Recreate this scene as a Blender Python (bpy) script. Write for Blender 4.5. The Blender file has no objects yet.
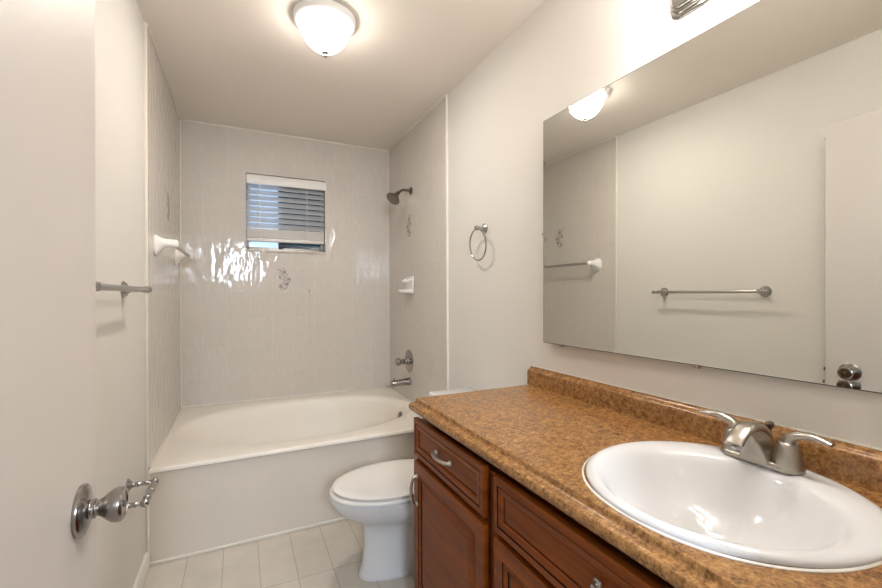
import bpy, bmesh, math, random
from math import sin, cos, pi, radians
from mathutils import Vector, Matrix, Euler

random.seed(7)
SC = bpy.context.scene
COL = SC.collection

# ------------------------------------------------------------------ camera
FPX, YAW, PITCH, ROLL, CAMH = 417.2, radians(25.668), radians(0.0575), radians(-0.223), 1.2162
_F = Vector((sin(YAW)*cos(PITCH), cos(YAW)*cos(PITCH), sin(PITCH)))
_R = Vector((cos(YAW), -sin(YAW), 0)); _U = _R.cross(_F)
_R, _U = _R*cos(ROLL)+_U*sin(ROLL), _U*cos(ROLL)-_R*sin(ROLL)
cam_data = bpy.data.cameras.new('camera')
cam_data.sensor_width = 36.0
cam_data.sensor_fit = 'HORIZONTAL'
cam_data.lens = FPX/882.0*36.0
cam_data.clip_start = 0.02
cam = bpy.data.objects.new('camera', cam_data)
COL.objects.link(cam)
M3 = Matrix((_R, _U, -_F)).transposed()
cam.matrix_world = Matrix.Translation((0, 0, CAMH)) @ M3.to_4x4()
SC.camera = cam

# ------------------------------------------------------------------ world / light / exposure
world = bpy.data.worlds.new('sky'); SC.world = world
world.use_nodes = True
bg = world.node_tree.nodes['Background']
_wn = world.node_tree
_tc = _wn.nodes.new('ShaderNodeTexCoord'); _sp = _wn.nodes.new('ShaderNodeSeparateXYZ'); _rp = _wn.nodes.new('ShaderNodeValToRGB')
_wn.links.new(_tc.outputs['Generated'], _sp.inputs[0]); _wn.links.new(_sp.outputs['Z'], _rp.inputs['Fac'])
_rp.color_ramp.elements[0].position = 0.0; _rp.color_ramp.elements[0].color = (0.16, 0.20, 0.24, 1)
_rp.color_ramp.elements[1].position = 0.75; _rp.color_ramp.elements[1].color = (1.7, 1.8, 2.05, 1)
_e = _rp.color_ramp.elements.new(0.24); _e.color = (0.11, 0.18, 0.28, 1)
_e = _rp.color_ramp.elements.new(0.42); _e.color = (0.55, 0.72, 1.0, 1)
_wn.links.new(_rp.outputs['Color'], bg.inputs['Color'])
bg.inputs['Strength'].default_value = 1.0

def area_light(name, loc, target, sx, sy, energy, color):
    d = bpy.data.lights.new(name, 'AREA'); d.shape = 'RECTANGLE'
    d.size, d.size_y, d.energy, d.color = sx, sy, energy, color
    o = bpy.data.objects.new(name, d); COL.objects.link(o)
    o.location = loc
    o.rotation_euler = (Vector(target)-Vector(loc)).to_track_quat('-Z', 'Y').to_euler()
    return o
# daylight reaching the bathroom through its open doorway from the hall
area_light('hall_daylight', (-0.04, -1.45, 1.77), (0.45, 2.4, 0.6), 0.42, 0.56, 16.0, (0.74, 0.86, 1.0))

VS = SC.view_settings
VS.view_transform = 'Standard'; VS.look = 'None'; VS.gamma = 1.0; VS.use_curve_mapping = False
VS.exposure = 1.52
DOME_EMIT, BULB_EMIT = 10.5, 26.5
WARM = (1.0, 0.86, 0.71, 1)

# ------------------------------------------------------------------ materials
def new_mat(name):
    m = bpy.data.materials.new(name); m.use_nodes = True
    nt = m.node_tree
    return m, nt, nt.nodes['Principled BSDF']

def N(nt, kind, **inputs):
    n = nt.nodes.new(kind)
    for k, v in inputs.items():
        n.inputs[k.replace('_', ' ')].default_value = v
    return n

def principled(name, color, rough=0.5, metal=0.0, spec=0.5, coat=0.0, noise=0.0, nscale=8.0, bump=0.0, bscale=60.0):
    m, nt, b = new_mat(name)
    b.inputs['Base Color'].default_value = (*color, 1)
    b.inputs['Roughness'].default_value = rough
    b.inputs['Metallic'].default_value = metal
    b.inputs['Specular IOR Level'].default_value = spec
    b.inputs['Coat Weight'].default_value = coat
    geo = nt.nodes.new('ShaderNodeNewGeometry')
    if noise > 0:
        nz = N(nt, 'ShaderNodeTexNoise', Scale=nscale, Detail=4.0)
        nt.links.new(geo.outputs['Position'], nz.inputs['Vector'])
        mx = nt.nodes.new('ShaderNodeMix'); mx.data_type = 'RGBA'
        mx.inputs['A'].default_value = (*[c*(1-noise) for c in color], 1)
        mx.inputs['B'].default_value = (*[min(1, c*(1+noise)) for c in color], 1)
        nt.links.new(nz.outputs['Fac'], mx.inputs['Factor'])
        nt.links.new(mx.outputs['Result'], b.inputs['Base Color'])
    if bump > 0:
        nz = N(nt, 'ShaderNodeTexNoise', Scale=bscale, Detail=3.0)
        nt.links.new(geo.outputs['Position'], nz.inputs['Vector'])
        bp = N(nt, 'ShaderNodeBump', Strength=bump, Distance=0.002)
        nt.links.new(nz.outputs['Fac'], bp.inputs['Height'])
        nt.links.new(bp.outputs['Normal'], b.inputs['Normal'])
    return m

def emission(name, color, strength):
    m = bpy.data.materials.new(name); m.use_nodes = True
    nt = m.node_tree; nt.nodes.clear()
    e = N(nt, 'ShaderNodeEmission', Color=color, Strength=strength)
    o = nt.nodes.new('ShaderNodeOutputMaterial')
    nt.links.new(e.outputs[0], o.inputs['Surface'])
    return m

def tile_material(name, axis, w, h, u0, v0, base, grout, rough, wav, mortar=0.0028, streak=0.04, offset=0.0, dirt=0.0):
    """glazed tile grid; axis = which two world axes run along the surface"""
    m, nt, b = new_mat(name)
    L = nt.links.new
    geo = nt.nodes.new('ShaderNodeNewGeometry')
    sep = nt.nodes.new('ShaderNodeSeparateXYZ'); L(geo.outputs['Position'], sep.inputs[0])
    cmb = nt.nodes.new('ShaderNodeCombineXYZ')
    for i, a in enumerate(axis):
        ad = nt.nodes.new('ShaderNodeMath'); ad.operation = 'SUBTRACT'
        ad.inputs[1].default_value = (u0, v0)[i]
        L(sep.outputs[a], ad.inputs[0]); L(ad.outputs[0], cmb.inputs[i])
    br = nt.nodes.new('ShaderNodeTexBrick')
    br.offset = offset; br.squash = 1.0
    br.inputs['Scale'].default_value = 1.0
    br.inputs['Mortar Size'].default_value = mortar
    br.inputs['Mortar Smooth'].default_value = 0.35
    br.inputs['Brick Width'].default_value = w
    br.inputs['Row Height'].default_value = h
    br.inputs['Color1'].default_value = (*base, 1)
    br.inputs['Color2'].default_value = (*[c*0.965 for c in base], 1)
    br.inputs['Mortar'].default_value = (*grout, 1)
    L(cmb.outputs[0], br.inputs['Vector'])
    # fine vertical linen streaks in the glaze
    mp = nt.nodes.new('ShaderNodeVectorMath'); mp.operation = 'MULTIPLY'
    mp.inputs[1].default_value = (95, 14, 1)
    L(cmb.outputs[0], mp.inputs[0])
    nz = N(nt, 'ShaderNodeTexNoise', Scale=1.0, Detail=2.0); L(mp.outputs[0], nz.inputs['Vector'])
    rg = N(nt, 'ShaderNodeMapRange'); rg.inputs['To Min'].default_value = 1-streak*2; rg.inputs['To Max'].default_value = 1+streak*2
    L(nz.outputs['Fac'], rg.inputs['Value'])
    ml = nt.nodes.new('ShaderNodeMix'); ml.data_type = 'RGBA'; ml.blend_type = 'MULTIPLY'; ml.inputs['Factor'].default_value = 1
    L(br.outputs['Color'], ml.inputs['A']); L(rg.outputs[0], ml.inputs['B'])
    col = ml.outputs['Result']
    if dirt > 0:
        n2 = N(nt, 'ShaderNodeTexNoise', Scale=9.0, Detail=5.0); L(geo.outputs['Position'], n2.inputs['Vector'])
        r2 = N(nt, 'ShaderNodeMapRange'); r2.inputs['From Min'].default_value = 0.35; r2.inputs['From Max'].default_value = 0.75
        r2.inputs['To Min'].default_value = 1.0; r2.inputs['To Max'].default_value = 1-dirt
        L(n2.outputs['Fac'], r2.inputs['Value'])
        m2 = nt.nodes.new('ShaderNodeMix'); m2.data_type = 'RGBA'; m2.blend_type = 'MULTIPLY'; m2.inputs['Factor'].default_value = 1
        L(col, m2.inputs['A']); L(r2.outputs[0], m2.inputs['B']); col = m2.outputs['Result']
    L(col, b.inputs['Base Color'])
    b.inputs['Roughness'].default_value = rough
    b.inputs['Specular IOR Level'].default_value = 0.30
    # pillow of each tile + slow waves of the glaze
    ws = nt.nodes.new('ShaderNodeVectorMath'); ws.operation = 'MULTIPLY'; ws.inputs[1].default_value = (25, 10, 1)
    L(cmb.outputs[0], ws.inputs[0])
    wv = N(nt, 'ShaderNodeTexNoise', Scale=1.0, Detail=1.0); L(ws.outputs[0], wv.inputs['Vector'])
    b1 = N(nt, 'ShaderNodeBump', Strength=1.0, Distance=wav); L(wv.outputs['Fac'], b1.inputs['Height'])
    b2 = N(nt, 'ShaderNodeBump', Strength=0.4, Distance=0.0010); b2.invert = True
    L(br.outputs['Fac'], b2.inputs['Height']); L(b1.outputs['Normal'], b2.inputs['Normal'])
    L(b2.outputs['Normal'], b.inputs['Normal'])
    return m

def laminate_material():
    m, nt, b = new_mat('laminate_granite'); L = nt.links.new
    geo = nt.nodes.new('ShaderNodeNewGeometry')
    n1 = N(nt, 'ShaderNodeTexNoise', Scale=62.0, Detail=6.0, Roughness=0.68); L(geo.outputs['Position'], n1.inputs['Vector'])
    n2 = N(nt, 'ShaderNodeTexNoise', Scale=170.0, Detail=4.0, Roughness=0.7); L(geo.outputs['Position'], n2.inputs['Vector'])
    n3 = N(nt, 'ShaderNodeTexVoronoi', Scale=95.0); L(geo.outputs['Position'], n3.inputs['Vector'])
    mx = nt.nodes.new('ShaderNodeMix'); mx.data_type = 'FLOAT'; mx.inputs['Factor'].default_value = 0.5
    L(n1.outputs['Fac'], mx.inputs['A']); L(n2.outputs['Fac'], mx.inputs['B'])
    rp = nt.nodes.new('ShaderNodeValToRGB'); cr = rp.color_ramp
    cr.elements[0].position = 0.36; cr.elements[0].color = (0.100, 0.043, 0.014, 1)
    cr.elements[1].position = 0.68; cr.elements[1].color = (0.58, 0.325, 0.115, 1)
    e = cr.elements.new(0.45); e.color = (0.235, 0.107, 0.033, 1)
    e = cr.elements.new(0.53); e.color = (0.365, 0.178, 0.057, 1)
    L(mx.outputs['Result'], rp.inputs['Fac'])
    m2 = nt.nodes.new('ShaderNodeMix'); m2.data_type = 'RGBA'; m2.blend_type = 'MULTIPLY'; m2.inputs['Factor'].default_value = 0.22
    L(rp.outputs['Color'], m2.inputs['A']); L(n3.outputs['Distance'], m2.inputs['B'])
    L(m2.outputs['Result'], b.inputs['Base Color'])
    b.inputs['Roughness'].default_value = 0.24
    return m

def wood_material(name, c1, c2, rough=0.32, grain=(3, 3, 45)):
    m, nt, b = new_mat(name); L = nt.links.new
    geo = nt.nodes.new('ShaderNodeNewGeometry')
    v = nt.nodes.new('ShaderNodeVectorMath'); v.operation = 'MULTIPLY'; v.inputs[1].default_value = grain
    L(geo.outputs['Position'], v.inputs[0])
    n1 = N(nt, 'ShaderNodeTexNoise', Scale=1.0, Detail=5.0, Roughness=0.6); L(v.outputs[0], n1.inputs['Vector'])
    n1.inputs['Distortion'].default_value = 0.6
    rp = nt.nodes.new('ShaderNodeValToRGB'); cr = rp.color_ramp
    cr.elements[0].position = 0.3; cr.elements[0].color = (*c1, 1)
    cr.elements[1].position = 0.72; cr.elements[1].color = (*c2, 1)
    L(n1.outputs['Fac'], rp.inputs['Fac']); L(rp.outputs['Color'], b.inputs['Base Color'])
    b.inputs['Roughness'].default_value = rough
    b.inputs['Specular IOR Level'].default_value = 0.18
    return m

M = {}
M['paint'] = principled('wall_paint', (0.712, 0.682, 0.635), 0.55, spec=0.3, noise=0.012, nscale=3, bump=0.12, bscale=90)
M['ceiling'] = principled('ceiling_paint', (0.83, 0.765, 0.695), 0.7, spec=0.2, noise=0.015, nscale=3, bump=0.15, bscale=120)
M['door'] = principled('door_paint', (0.625, 0.580, 0.545), 0.42, spec=0.4, bump=0.05, bscale=40)
M['trim'] = principled('white_trim', (0.80, 0.77, 0.72), 0.4)
M['caulk'] = principled('caulk', (0.78, 0.73, 0.65), 0.45, noise=0.06, nscale=20)
TB, TG = (0.63, 0.58, 0.525), (0.655, 0.605, 0.55)
M['tile_back'] = tile_material('tile_back', 'XZ', 0.1525, 0.1985, 0.0655, 0.6455, TB, TG, 0.07, 0.0029)
M['tile_side'] = tile_material('tile_side', 'YZ', 0.1525, 0.1985, 0.03, 0.6455, TB, TG, 0.10, 0.0022)
M['apron'] = principled('apron_panel', (0.69, 0.63, 0.555), 0.28, noise=0.05, nscale=4)
M['floor'] = tile_material('floor_tile', 'YX', 0.372, 0.1485, 0.392, 0.0726, (0.62, 0.57, 0.50), (0.46, 0.41, 0.35), 0.20, 0.0012, mortar=0.0026, streak=0.02, offset=0.0, dirt=0.10)
M['hallfloor'] = principled('hall_floor', (0.32, 0.24, 0.17), 0.5)
M['tub'] = principled('tub_enamel', (0.82, 0.765, 0.68), 0.38, spec=0.4)
M['porcelain'] = principled('porcelain', (0.69, 0.69, 0.70), 0.13, spec=0.3)
M['seat'] = principled('seat_plastic', (0.76, 0.735, 0.70), 0.22)
M['ceramic'] = principled('ceramic', (0.84, 0.81, 0.77), 0.12)
M['chrome'] = principled('chrome', (0.46, 0.45, 0.44), 0.14, metal=1.0)
M['nickel'] = principled('brushed_nickel', (0.43, 0.395, 0.35), 0.31, metal=1.0)
M['knob'] = principled('satin_nickel', (0.36, 0.34, 0.325), 0.22, metal=1.0)
M['bronze'] = principled('aged_nickel', (0.22, 0.185, 0.155), 0.28, metal=1.0)
M['barmetal'] = principled('bar_metal', (0.45, 0.42, 0.385), 0.3, metal=1.0)
M['black'] = principled('black', (0.015, 0.013, 0.012), 0.4)
M['mirror'] = principled('mirror_silver', (0.81, 0.82, 0.785), 0.0, metal=1.0)
M['mirroredge'] = principled('mirror_edge', (0.10, 0.09, 0.075), 0.3)
M['wood'] = wood_material('cherry_wood', (0.122, 0.0260, 0.0037), (0.235, 0.057, 0.0075))
M['woodframe'] = wood_material('cherry_frame', (0.095, 0.0215, 0.0036), (0.165, 0.039, 0.0065))
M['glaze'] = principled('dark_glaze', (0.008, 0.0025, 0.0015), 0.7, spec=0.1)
M['laminate'] = laminate_material()
M['slat'] = None
M['valance'] = principled('valance', (0.78, 0.745, 0.70), 0.35)
M['alum'] = principled('aluminium', (0.42, 0.40, 0.37), 0.4, metal=0.7)
M['darkframe'] = principled('dark_frame', (0.05, 0.05, 0.055), 0.5)
M['stone'] = principled('marble_sill', (0.62, 0.56, 0.49), 0.3, noise=0.35, nscale=45)
M['motif'] = principled('motif_glaze', (0.36, 0.27, 0.27), 0.25, noise=0.25, nscale=90)
M['stain_shadow'] = principled('stain_and_shadow', (0.47, 0.38, 0.33), 0.4)  # tile crack stain, also colours the painted shadow strip on the tub
M['pan'] = principled('lamp_pan', (0.80, 0.79, 0.78), 0.3)
M['dome'] = emission('lit_glass', (1.0, 0.955, 0.90, 1), DOME_EMIT)
_nt = M['dome'].node_tree   # frosted glass lets half of its bulb's light straight through
_tr = N(_nt, 'ShaderNodeBsdfTransparent', Color=(1, .97, .93, 1)); _mx = N(_nt, 'ShaderNodeMixShader', Fac=.5)
_nt.links.new(_nt.nodes['Emission'].outputs[0], _mx.inputs[1]); _nt.links.new(_tr.outputs[0], _mx.inputs[2])
_nt.links.new(_mx.outputs[0], _nt.nodes['Material Output'].inputs['Surface'])
M['bulb'] = emission('lit_bulb', (1.0, 0.962, 0.915, 1), BULB_EMIT)
M['cord'] = principled('cord', (0.80, 0.78, 0.74), 0.6)

def slat_mat():
    m, nt, b = new_mat('blind_slat'); L = nt.links.new
    b.inputs['Base Color'].default_value = (0.72, 0.72, 0.72, 1); b.inputs['Roughness'].default_value = 0.35
    tr = N(nt, 'ShaderNodeBsdfTranslucent', Color=(0.82, 0.82, 0.84, 1))
    mx = N(nt, 'ShaderNodeMixShader', Fac=0.62)
    L(b.outputs[0], mx.inputs[1]); L(tr.outputs[0], mx.inputs[2])
    L(mx.outputs[0], nt.nodes['Material Output'].inputs['Surface'])
    return m
M['slat'] = slat_mat()

def pane_mat(name, col, rough):
    m, nt, b = new_mat(name); L = nt.links.new
    tr = N(nt, 'ShaderNodeBsdfTransparent', Color=(*col, 1)); tl = N(nt, 'ShaderNodeBsdfTranslucent', Color=(*col, 1))
    gl = N(nt, 'ShaderNodeBsdfGlossy', Roughness=max(.02, rough*.4))
    a = N(nt, 'ShaderNodeMixShader', Fac=rough); L(tr.outputs[0], a.inputs[1]); L(tl.outputs[0], a.inputs[2])
    c = N(nt, 'ShaderNodeMixShader', Fac=0.05); L(a.outputs[0], c.inputs[1]); L(gl.outputs[0], c.inputs[2])
    L(c.outputs[0], nt.nodes['Material Output'].inputs['Surface'])
    return m
M['frosted'] = pane_mat('frosted_glass', (0.86, 0.94, 1.0), 0.42)
M['clear'] = pane_mat('tinted_glass', (0.22, 0.29, 0.30), 0.02)

# ------------------------------------------------------------------ mesh helpers
def wloc(o):
    v = Vector((0, 0, 0))
    while o is not None:
        v += o.location; o = o.parent
    return v

def obj(name, bm, mats, parent=None, angle=35, smooth=True, label=None):
    """link a bmesh written in world coordinates as ONE mesh object"""
    if not isinstance(mats, (list, tuple)): mats = [mats]
    off = wloc(parent) if parent else Vector((0, 0, 0))
    bmesh.ops.recalc_face_normals(bm, faces=bm.faces)
    if off.length: bmesh.ops.translate(bm, verts=bm.verts, vec=-off)
    me = bpy.data.meshes.new(name); bm.to_mesh(me); bm.free()
    for m in mats: me.materials.append(m)
    if smooth:
        for p in me.polygons: p.use_smooth = True
        me.set_sharp_from_angle(angle=radians(angle))
    o = bpy.data.objects.new(name, me); COL.objects.link(o)
    if parent: o.parent = parent
    if label: o['label'] = label
    return o

def tag(o, label, cat, group=None):
    o['label'] = label; o['category'] = cat
    if group: o['group'] = group
    return o

def thing(name, label, cat, loc, group=None):
    o = bpy.data.objects.new(name, None); COL.objects.link(o); o.location = loc
    o.empty_display_size = 0.05
    return tag(o, label, cat, group)

def struct(name, bm, mats, parent=None, label=None, **k):
    o = obj(name, bm, mats, parent, **k)
    if not parent: o['kind'] = 'structure'
    if label: o['label'] = label
    return o

def BM(): return bmesh.new()

def box(bm, x0, x1, y0, y1, z0, z1, bevel=0.0, seg=2, mi=0):
    v = [bm.verts.new((x, y, z)) for x in (x0, x1) for y in (y0, y1) for z in (z0, z1)]
    fs = []
    for q in ((0, 1, 3, 2), (4, 6, 7, 5), (0, 4, 5, 1), (2, 3, 7, 6), (0, 2, 6, 4), (1, 5, 7, 3)):
        f = bm.faces.new([v[i] for i in q]); f.material_index = mi; fs.append(f)
    if bevel > 0:
        es = list({e for f in fs for e in f.edges})
        r = bmesh.ops.bevel(bm, geom=es, offset=bevel, segments=seg, affect='EDGES', profile=0.5)
        for f in r['faces']: f.material_index = mi
    return bm

def frame_of(d):
    d = Vector(d).normalized()
    a = Vector((0, 0, 1)) if abs(d.z) < 0.9 else Vector((1, 0, 0))
    u = a.cross(d).normalized(); v = d.cross(u).normalized()
    return d, u, v

def lathe(bm, origin, direction, prof, n=32, mi=0, squash=1.0):
    """prof = [(radius, height along direction)]"""
    o = Vector(origin); d, u, v = frame_of(direction)
    rings = []
    for r, h in prof:
        if r < 1e-6: rings.append([bm.verts.new(o+d*h)])
        else: rings.append([bm.verts.new(o+d*h+(u*cos(2*pi*i/n)+v*sin(2*pi*i/n)*squash)*r) for i in range(n)])
    for a, b in zip(rings, rings[1:]):
        for i in range(n):
            j = (i+1) % n
            if len(a) == 1 and len(b) == 1: continue
            if len(a) == 1: f = bm.faces.new((a[0], b[i], b[j]))
            elif len(b) == 1: f = bm.faces.new((a[i], a[j], b[0]))
            else: f = bm.faces.new((a[i], a[j], b[j], b[i]))
            f.material_index = mi
    for rg, flip in ((rings[0], True), (rings[-1], False)):
        if len(rg) > 1:
            f = bm.faces.new(rg[::-1] if flip else rg); f.material_index = mi
    return bm

def sphere(bm, c, r, n=20, mi=0):
    k = 10
    return lathe(bm, c, (0, 0, 1), [(r*sin(pi*i/k), -r*cos(pi*i/k)) for i in range(k+1)], n, mi)

def smooth_path(pts, k=8):
    P = [Vector(p) for p in pts]; P = [2*P[0]-P[1]]+P+[2*P[-1]-P[-2]]
    out = []
    for i in range(1, len(P)-2):
        for s in range(k):
            t = s/k; a, b, c, d = P[i-1:i+3]
            out.append(0.5*((2*b)+(c-a)*t+(2*a-5*b+4*c-d)*t*t+(3*b-a-3*c+d)*t**3))
    out.append(P[-2]); return out

def tube(bm, pts, rad, n=14, mi=0, closed=False, wide=None):
    """rad a number or a list; wide = scale of the section's first axis"""
    P = [Vector(p) for p in pts]; m = len(P)
    if not isinstance(rad, (list, tuple)): rad = [rad]*m
    if not isinstance(wide, (list, tuple)): wide = [wide or 1.0]*m
    T = []
    for i in range(m):
        a = P[(i-1) % m] if (closed or i > 0) else P[i]; b = P[(i+1) % m] if (closed or i < m-1) else P[i]
        T.append((b-a).normalized())
    _, u, _v = frame_of(T[0]); rings = []
    for i in range(m):
        u = (u-T[i]*u.dot(T[i])).normalized(); v = T[i].cross(u)
        rings.append([bm.verts.new(P[i]+(u*cos(2*pi*k/n)*wide[i]+v*sin(2*pi*k/n))*rad[i]) for k in range(n)])
    rr = list(zip(rings, rings[1:])) + ([(rings[-1], rings[0])] if closed else [])
    for a, b in rr:
        for k in range(n):
            f = bm.faces.new((a[k], a[(k+1) % n], b[(k+1) % n], b[k])); f.material_index = mi
    if not closed:
        bm.faces.new(rings[0][::-1]).material_index = mi; bm.faces.new(rings[-1]).material_index = mi
    return bm

def loft(bm, rings, mi=0, cap0=True, cap1=True):
    R = [[bm.verts.new(p) for p in r] for r in rings]; n = len(R[0])
    for a, b in zip(R, R[1:]):
        for k in range(n):
            f = bm.faces.new((a[k], a[(k+1) % n], b[(k+1) % n], b[k])); f.material_index = mi
    if cap0: bm.faces.new(R[0][::-1]).material_index = mi
    if cap1: bm.faces.new(R[-1]).material_index = mi
    return bm

def extrude_profile(bm, prof, p0, p1, ax, az, mi=0):
    """closed polygon prof [(a,b)] laid along axes ax, az and swept from p0 to p1"""
    ax, az = Vector(ax), Vector(az)
    loft(bm, [[Vector(p)+ax*a+az*b for a, b in prof] for p in (p0, p1)], mi)
    return bm

# ------------------------------------------------------------------ room dimensions
XL, XLW = -0.375, -0.385          # left tile face, left painted wall
XR, XRW = 1.1374, 1.1474          # right tile face, right painted wall
YB, YT, YTR = 3.38, 2.257, 2.290  # back wall, tile edges left / right
ZC, ZT = 2.438, 0.436             # ceiling, tub rim
YF0, YF1 = -0.02, 0.12            # front wall with the doorway
WX0, WX1, WZ0, WZ1 = 0.038, 0.607, 1.552, 2.117   # window opening
DX0, DX1, DZ = -0.222, 0.56, 2.03 # doorway

struct('floor', box(BM(), XLW-0.1, XRW+0.1, YF0, YB+0.1, -0.05, 0.0), M['floor'], smooth=False)
struct('floor', box(BM(), -1.5, 1.9, -1.70, YF0, -0.05, 0.0), M['hallfloor'], smooth=False)
struct('ceiling', box(BM(), XLW-0.1, XRW+0.1, YF0, YB+0.15, ZC, ZC+0.08), M['ceiling'], smooth=False)
struct('ceiling', box(BM(), -1.5, 1.9, -1.70, YF0, ZC, ZC+0.08), M['ceiling'], smooth=False)
struct('wall_left', box(BM(), XLW-0.1, XLW, YF0, YB+0.15, 0, ZC), M['paint'], smooth=False)
struct('wall_right', box(BM(), XRW, XRW+0.1, YF0, YB+0.15, 0, ZC), M['paint'], smooth=False)
struct('wall_tile_left', box(BM(), XLW, XL, YT, YB, ZT-0.01, ZC, 0.0), M['tile_side'], smooth=False, label='glazed tile lining of the left shower wall')
struct('wall_tile_right', box(BM(), XR, XRW, YTR, YB, ZT-0.01, ZC, 0.0), M['tile_side'], smooth=False, label='glazed tile lining of the right shower wall')
bm = BM()
for a in ((XLW, WX0, 0, ZC), (WX1, XRW, 0, ZC), (WX0, WX1, 0, WZ0), (WX0, WX1, WZ1, ZC)):
    box(bm, a[0], a[1], YB, YB+0.15, a[2], a[3])
wall_back = struct('wall_back', bm, M['tile_back'], smooth=False)
bm = BM()
for a in ((XLW, DX0, 0, ZC), (DX1, XRW, 0, ZC), (DX0, DX1, DZ, ZC)): box(bm, a[0], a[1], YF0, YF1, a[2], a[3])
struct('wall_front', bm, M['paint'], smooth=False)
struct('wall_hall', box(BM(), -1.5, 1.9, -1.80, -1.70, 0, ZC), M['paint'], smooth=False)
struct('wall_hall_left', box(BM(), -1.6, -1.5, -1.8, YF0, 0, ZC), M['paint'], smooth=False)
struct('wall_hall_right', box(BM(), 1.9, 2.0, -1.8, YF0, 0, ZC), M['paint'], smooth=False)

# trims: bullnose edges of the tile, caulk lines
trims = []
def trim(mat, *a, bevel=0.002):
    o = struct('trim_%d' % (len(trims)+1), box(BM(), *a, bevel=bevel), mat); trims.append(o); return o
trim(M['caulk'], XLW, XL+0.0015, YT-0.010, YT, ZT-0.02, ZC)
trim(M['trim'], XR-0.002, XRW, YTR-0.012, YTR, 0.0, ZC)
trim(M['caulk'], XL, XL+0.007, YB-0.007, YB, ZT, ZC)
trim(M['caulk'], XR-0.006, XR, YB-0.006, YB, ZT, ZC)
trim(M['caulk'], XL, XL+0.006, YT, YB, ZC-0.008, ZC)
trim(M['caulk'], XR-0.006, XR, YTR, YB, ZC-0.008, ZC)
trim(M['caulk'], XL, XR, YB-0.006, YB, ZC-0.010, ZC)
trim(M['caulk'], XL, XL+0.008, YT+0.02, YB, ZT, ZT+0.008)
trim(M['caulk'], XL, XR, YB-0.008, YB, ZT, ZT+0.008)
struct('baseboard_left', extrude_profile(BM(), [(0, 0), (0.014, 0), (0.014, 0.055), (0.009, 0.068), (0, 0.07)], (XLW, YF1, 0), (XLW, YT-0.001, 0), (1, 0, 0), (0, 0, 1)), M['trim'])
struct('baseboard_right', extrude_profile(BM(), [(0, 0), (-0.014, 0), (-0.014, 0.055), (-0.009, 0.068), (0, 0.07)], (XRW, 1.46, 0), (XRW, YTR-0.012, 0), (1, 0, 0), (0, 0, 1)), M['trim'])

# floral motif fired into single tiles
def floral(name, wall, c, ru, rv, nrm):
    c, ru, rv, nrm = map(Vector, (c, ru, rv, nrm)); bm = BM(); rnd = random.Random(5)
    def leaf(p, ang, ln, wd):
        d = ru*cos(ang)+rv*sin(ang); s = rv*cos(ang)-ru*sin(ang)
        top = [p, p+d*ln*.35+s*wd, p+d*ln*.75+s*wd*.7, p+d*ln, p+d*ln*.75-s*wd*.7, p+d*ln*.35-s*wd]
        a = [bm.verts.new(q+nrm*0.0008) for q in top]; b = [bm.verts.new(q-nrm*0.0005) for q in top]
        bm.faces.new(a); bm.faces.new(b[::-1])
        for i in range(6): bm.faces.new((a[i], b[i], b[(i+1) % 6], a[(i+1) % 6]))
    stem = [c+ru*(0.022*sin(t*4.2)-.006)+rv*(-0.075+0.15*t) for t in [i/11 for i in range(12)]]
    for i in range(11):
        d = stem[i+1]-stem[i]; leaf(stem[i], math.atan2(d.dot(rv), d.dot(ru)), d.length*1.1, 0.0012)
    for i, p in enumerate(stem):
        for sgn in (-1, 1):
            if rnd.random() < 0.8: leaf(p, pi/2+sgn*rnd.uniform(.5, 1.3), rnd.uniform(.022, .046), rnd.uniform(.0024, .0046))
    for q in (c+rv*.055+ru*.004, c+rv*.018-ru*.030, c+rv*.005+ru*.036, c-rv*.035+ru*.020, c-rv*.050-ru*.024):
        for k in range(5): leaf(q, k*2*pi/5+.3, .017, .0050)
    return obj(name, bm, M['motif'], wall, smooth=False, label='grey mauve flower spray on the glaze')
floral('floral_motif', wall_back, (0.299, YB, 1.333), (1, 0, 0), (0, 0, 1), (0, -1, 0))
floral('floral_motif', bpy.data.objects['wall_tile_right'], (XR, 2.915, 1.725), (0, 1, 0), (0, 0, 1), (-1, 0, 0))
floral('floral_motif', bpy.data.objects['wall_tile_left'], (XL, 2.86, 1.72), (0, 1, 0), (0, 0, 1), (1, 0, 0))
bm = BM(); box(bm, 0.487, 0.4895, YB-0.0006, YB+0.001, 0.835, 1.235); box(bm, 0.478, 0.492, YB-0.0006, YB+0.001, 1.235, 1.262); box(bm, 0.484, 0.496, YB-0.0006, YB+0.001, 0.828, 0.842)
obj('crack_stain', bm, M['stain_shadow'], wall_back, smooth=False, label='thin brownish crack line in the tile')

# ------------------------------------------------------------------ window and blind
win = bpy.data.objects.new('window_1', None); COL.objects.link(win); win.location = ((WX0+WX1)/2, YB+0.1, WZ0); win['kind'] = 'structure'
win['label'] = 'small sliding bathroom window high in the tiled back wall'
bm = BM(); fy0, fy1 = YB+0.085, YB+0.13
for a in ((WX0, WX1, WZ0, WZ0+.03), (WX0, WX1, WZ1-.03, WZ1), (WX0, WX0+.022, WZ0, WZ1), (WX1-.022, WX1, WZ0, WZ1)):
    box(bm, a[0], a[1], fy0, fy1, a[2], a[3], 0.002)
obj('window_frame', bm, M['alum'], win)
obj('meeting_stile', box(BM(), 0.268, 0.300, fy0-.004, fy1-.01, WZ0+.02, WZ1-.02, 0.002), M['darkframe'], win)
obj('frosted_pane', box(BM(), WX0+.02, 0.27, YB+.112, YB+.116, WZ0+.028, WZ1-.028), M['frosted'], win, smooth=False, label='frosted pale blue glass')
obj('clear_pane', box(BM(), 0.298, WX1-.02, YB+.100, YB+.104, WZ0+.028, WZ1-.028), M['clear'], win, smooth=False, label='darker clear glass')
obj('window_latch', box(BM(), 0.272, 0.315, YB+.062, YB+.083, WZ0+.032, WZ0+.058, .004), M['darkframe'], win)
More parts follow.
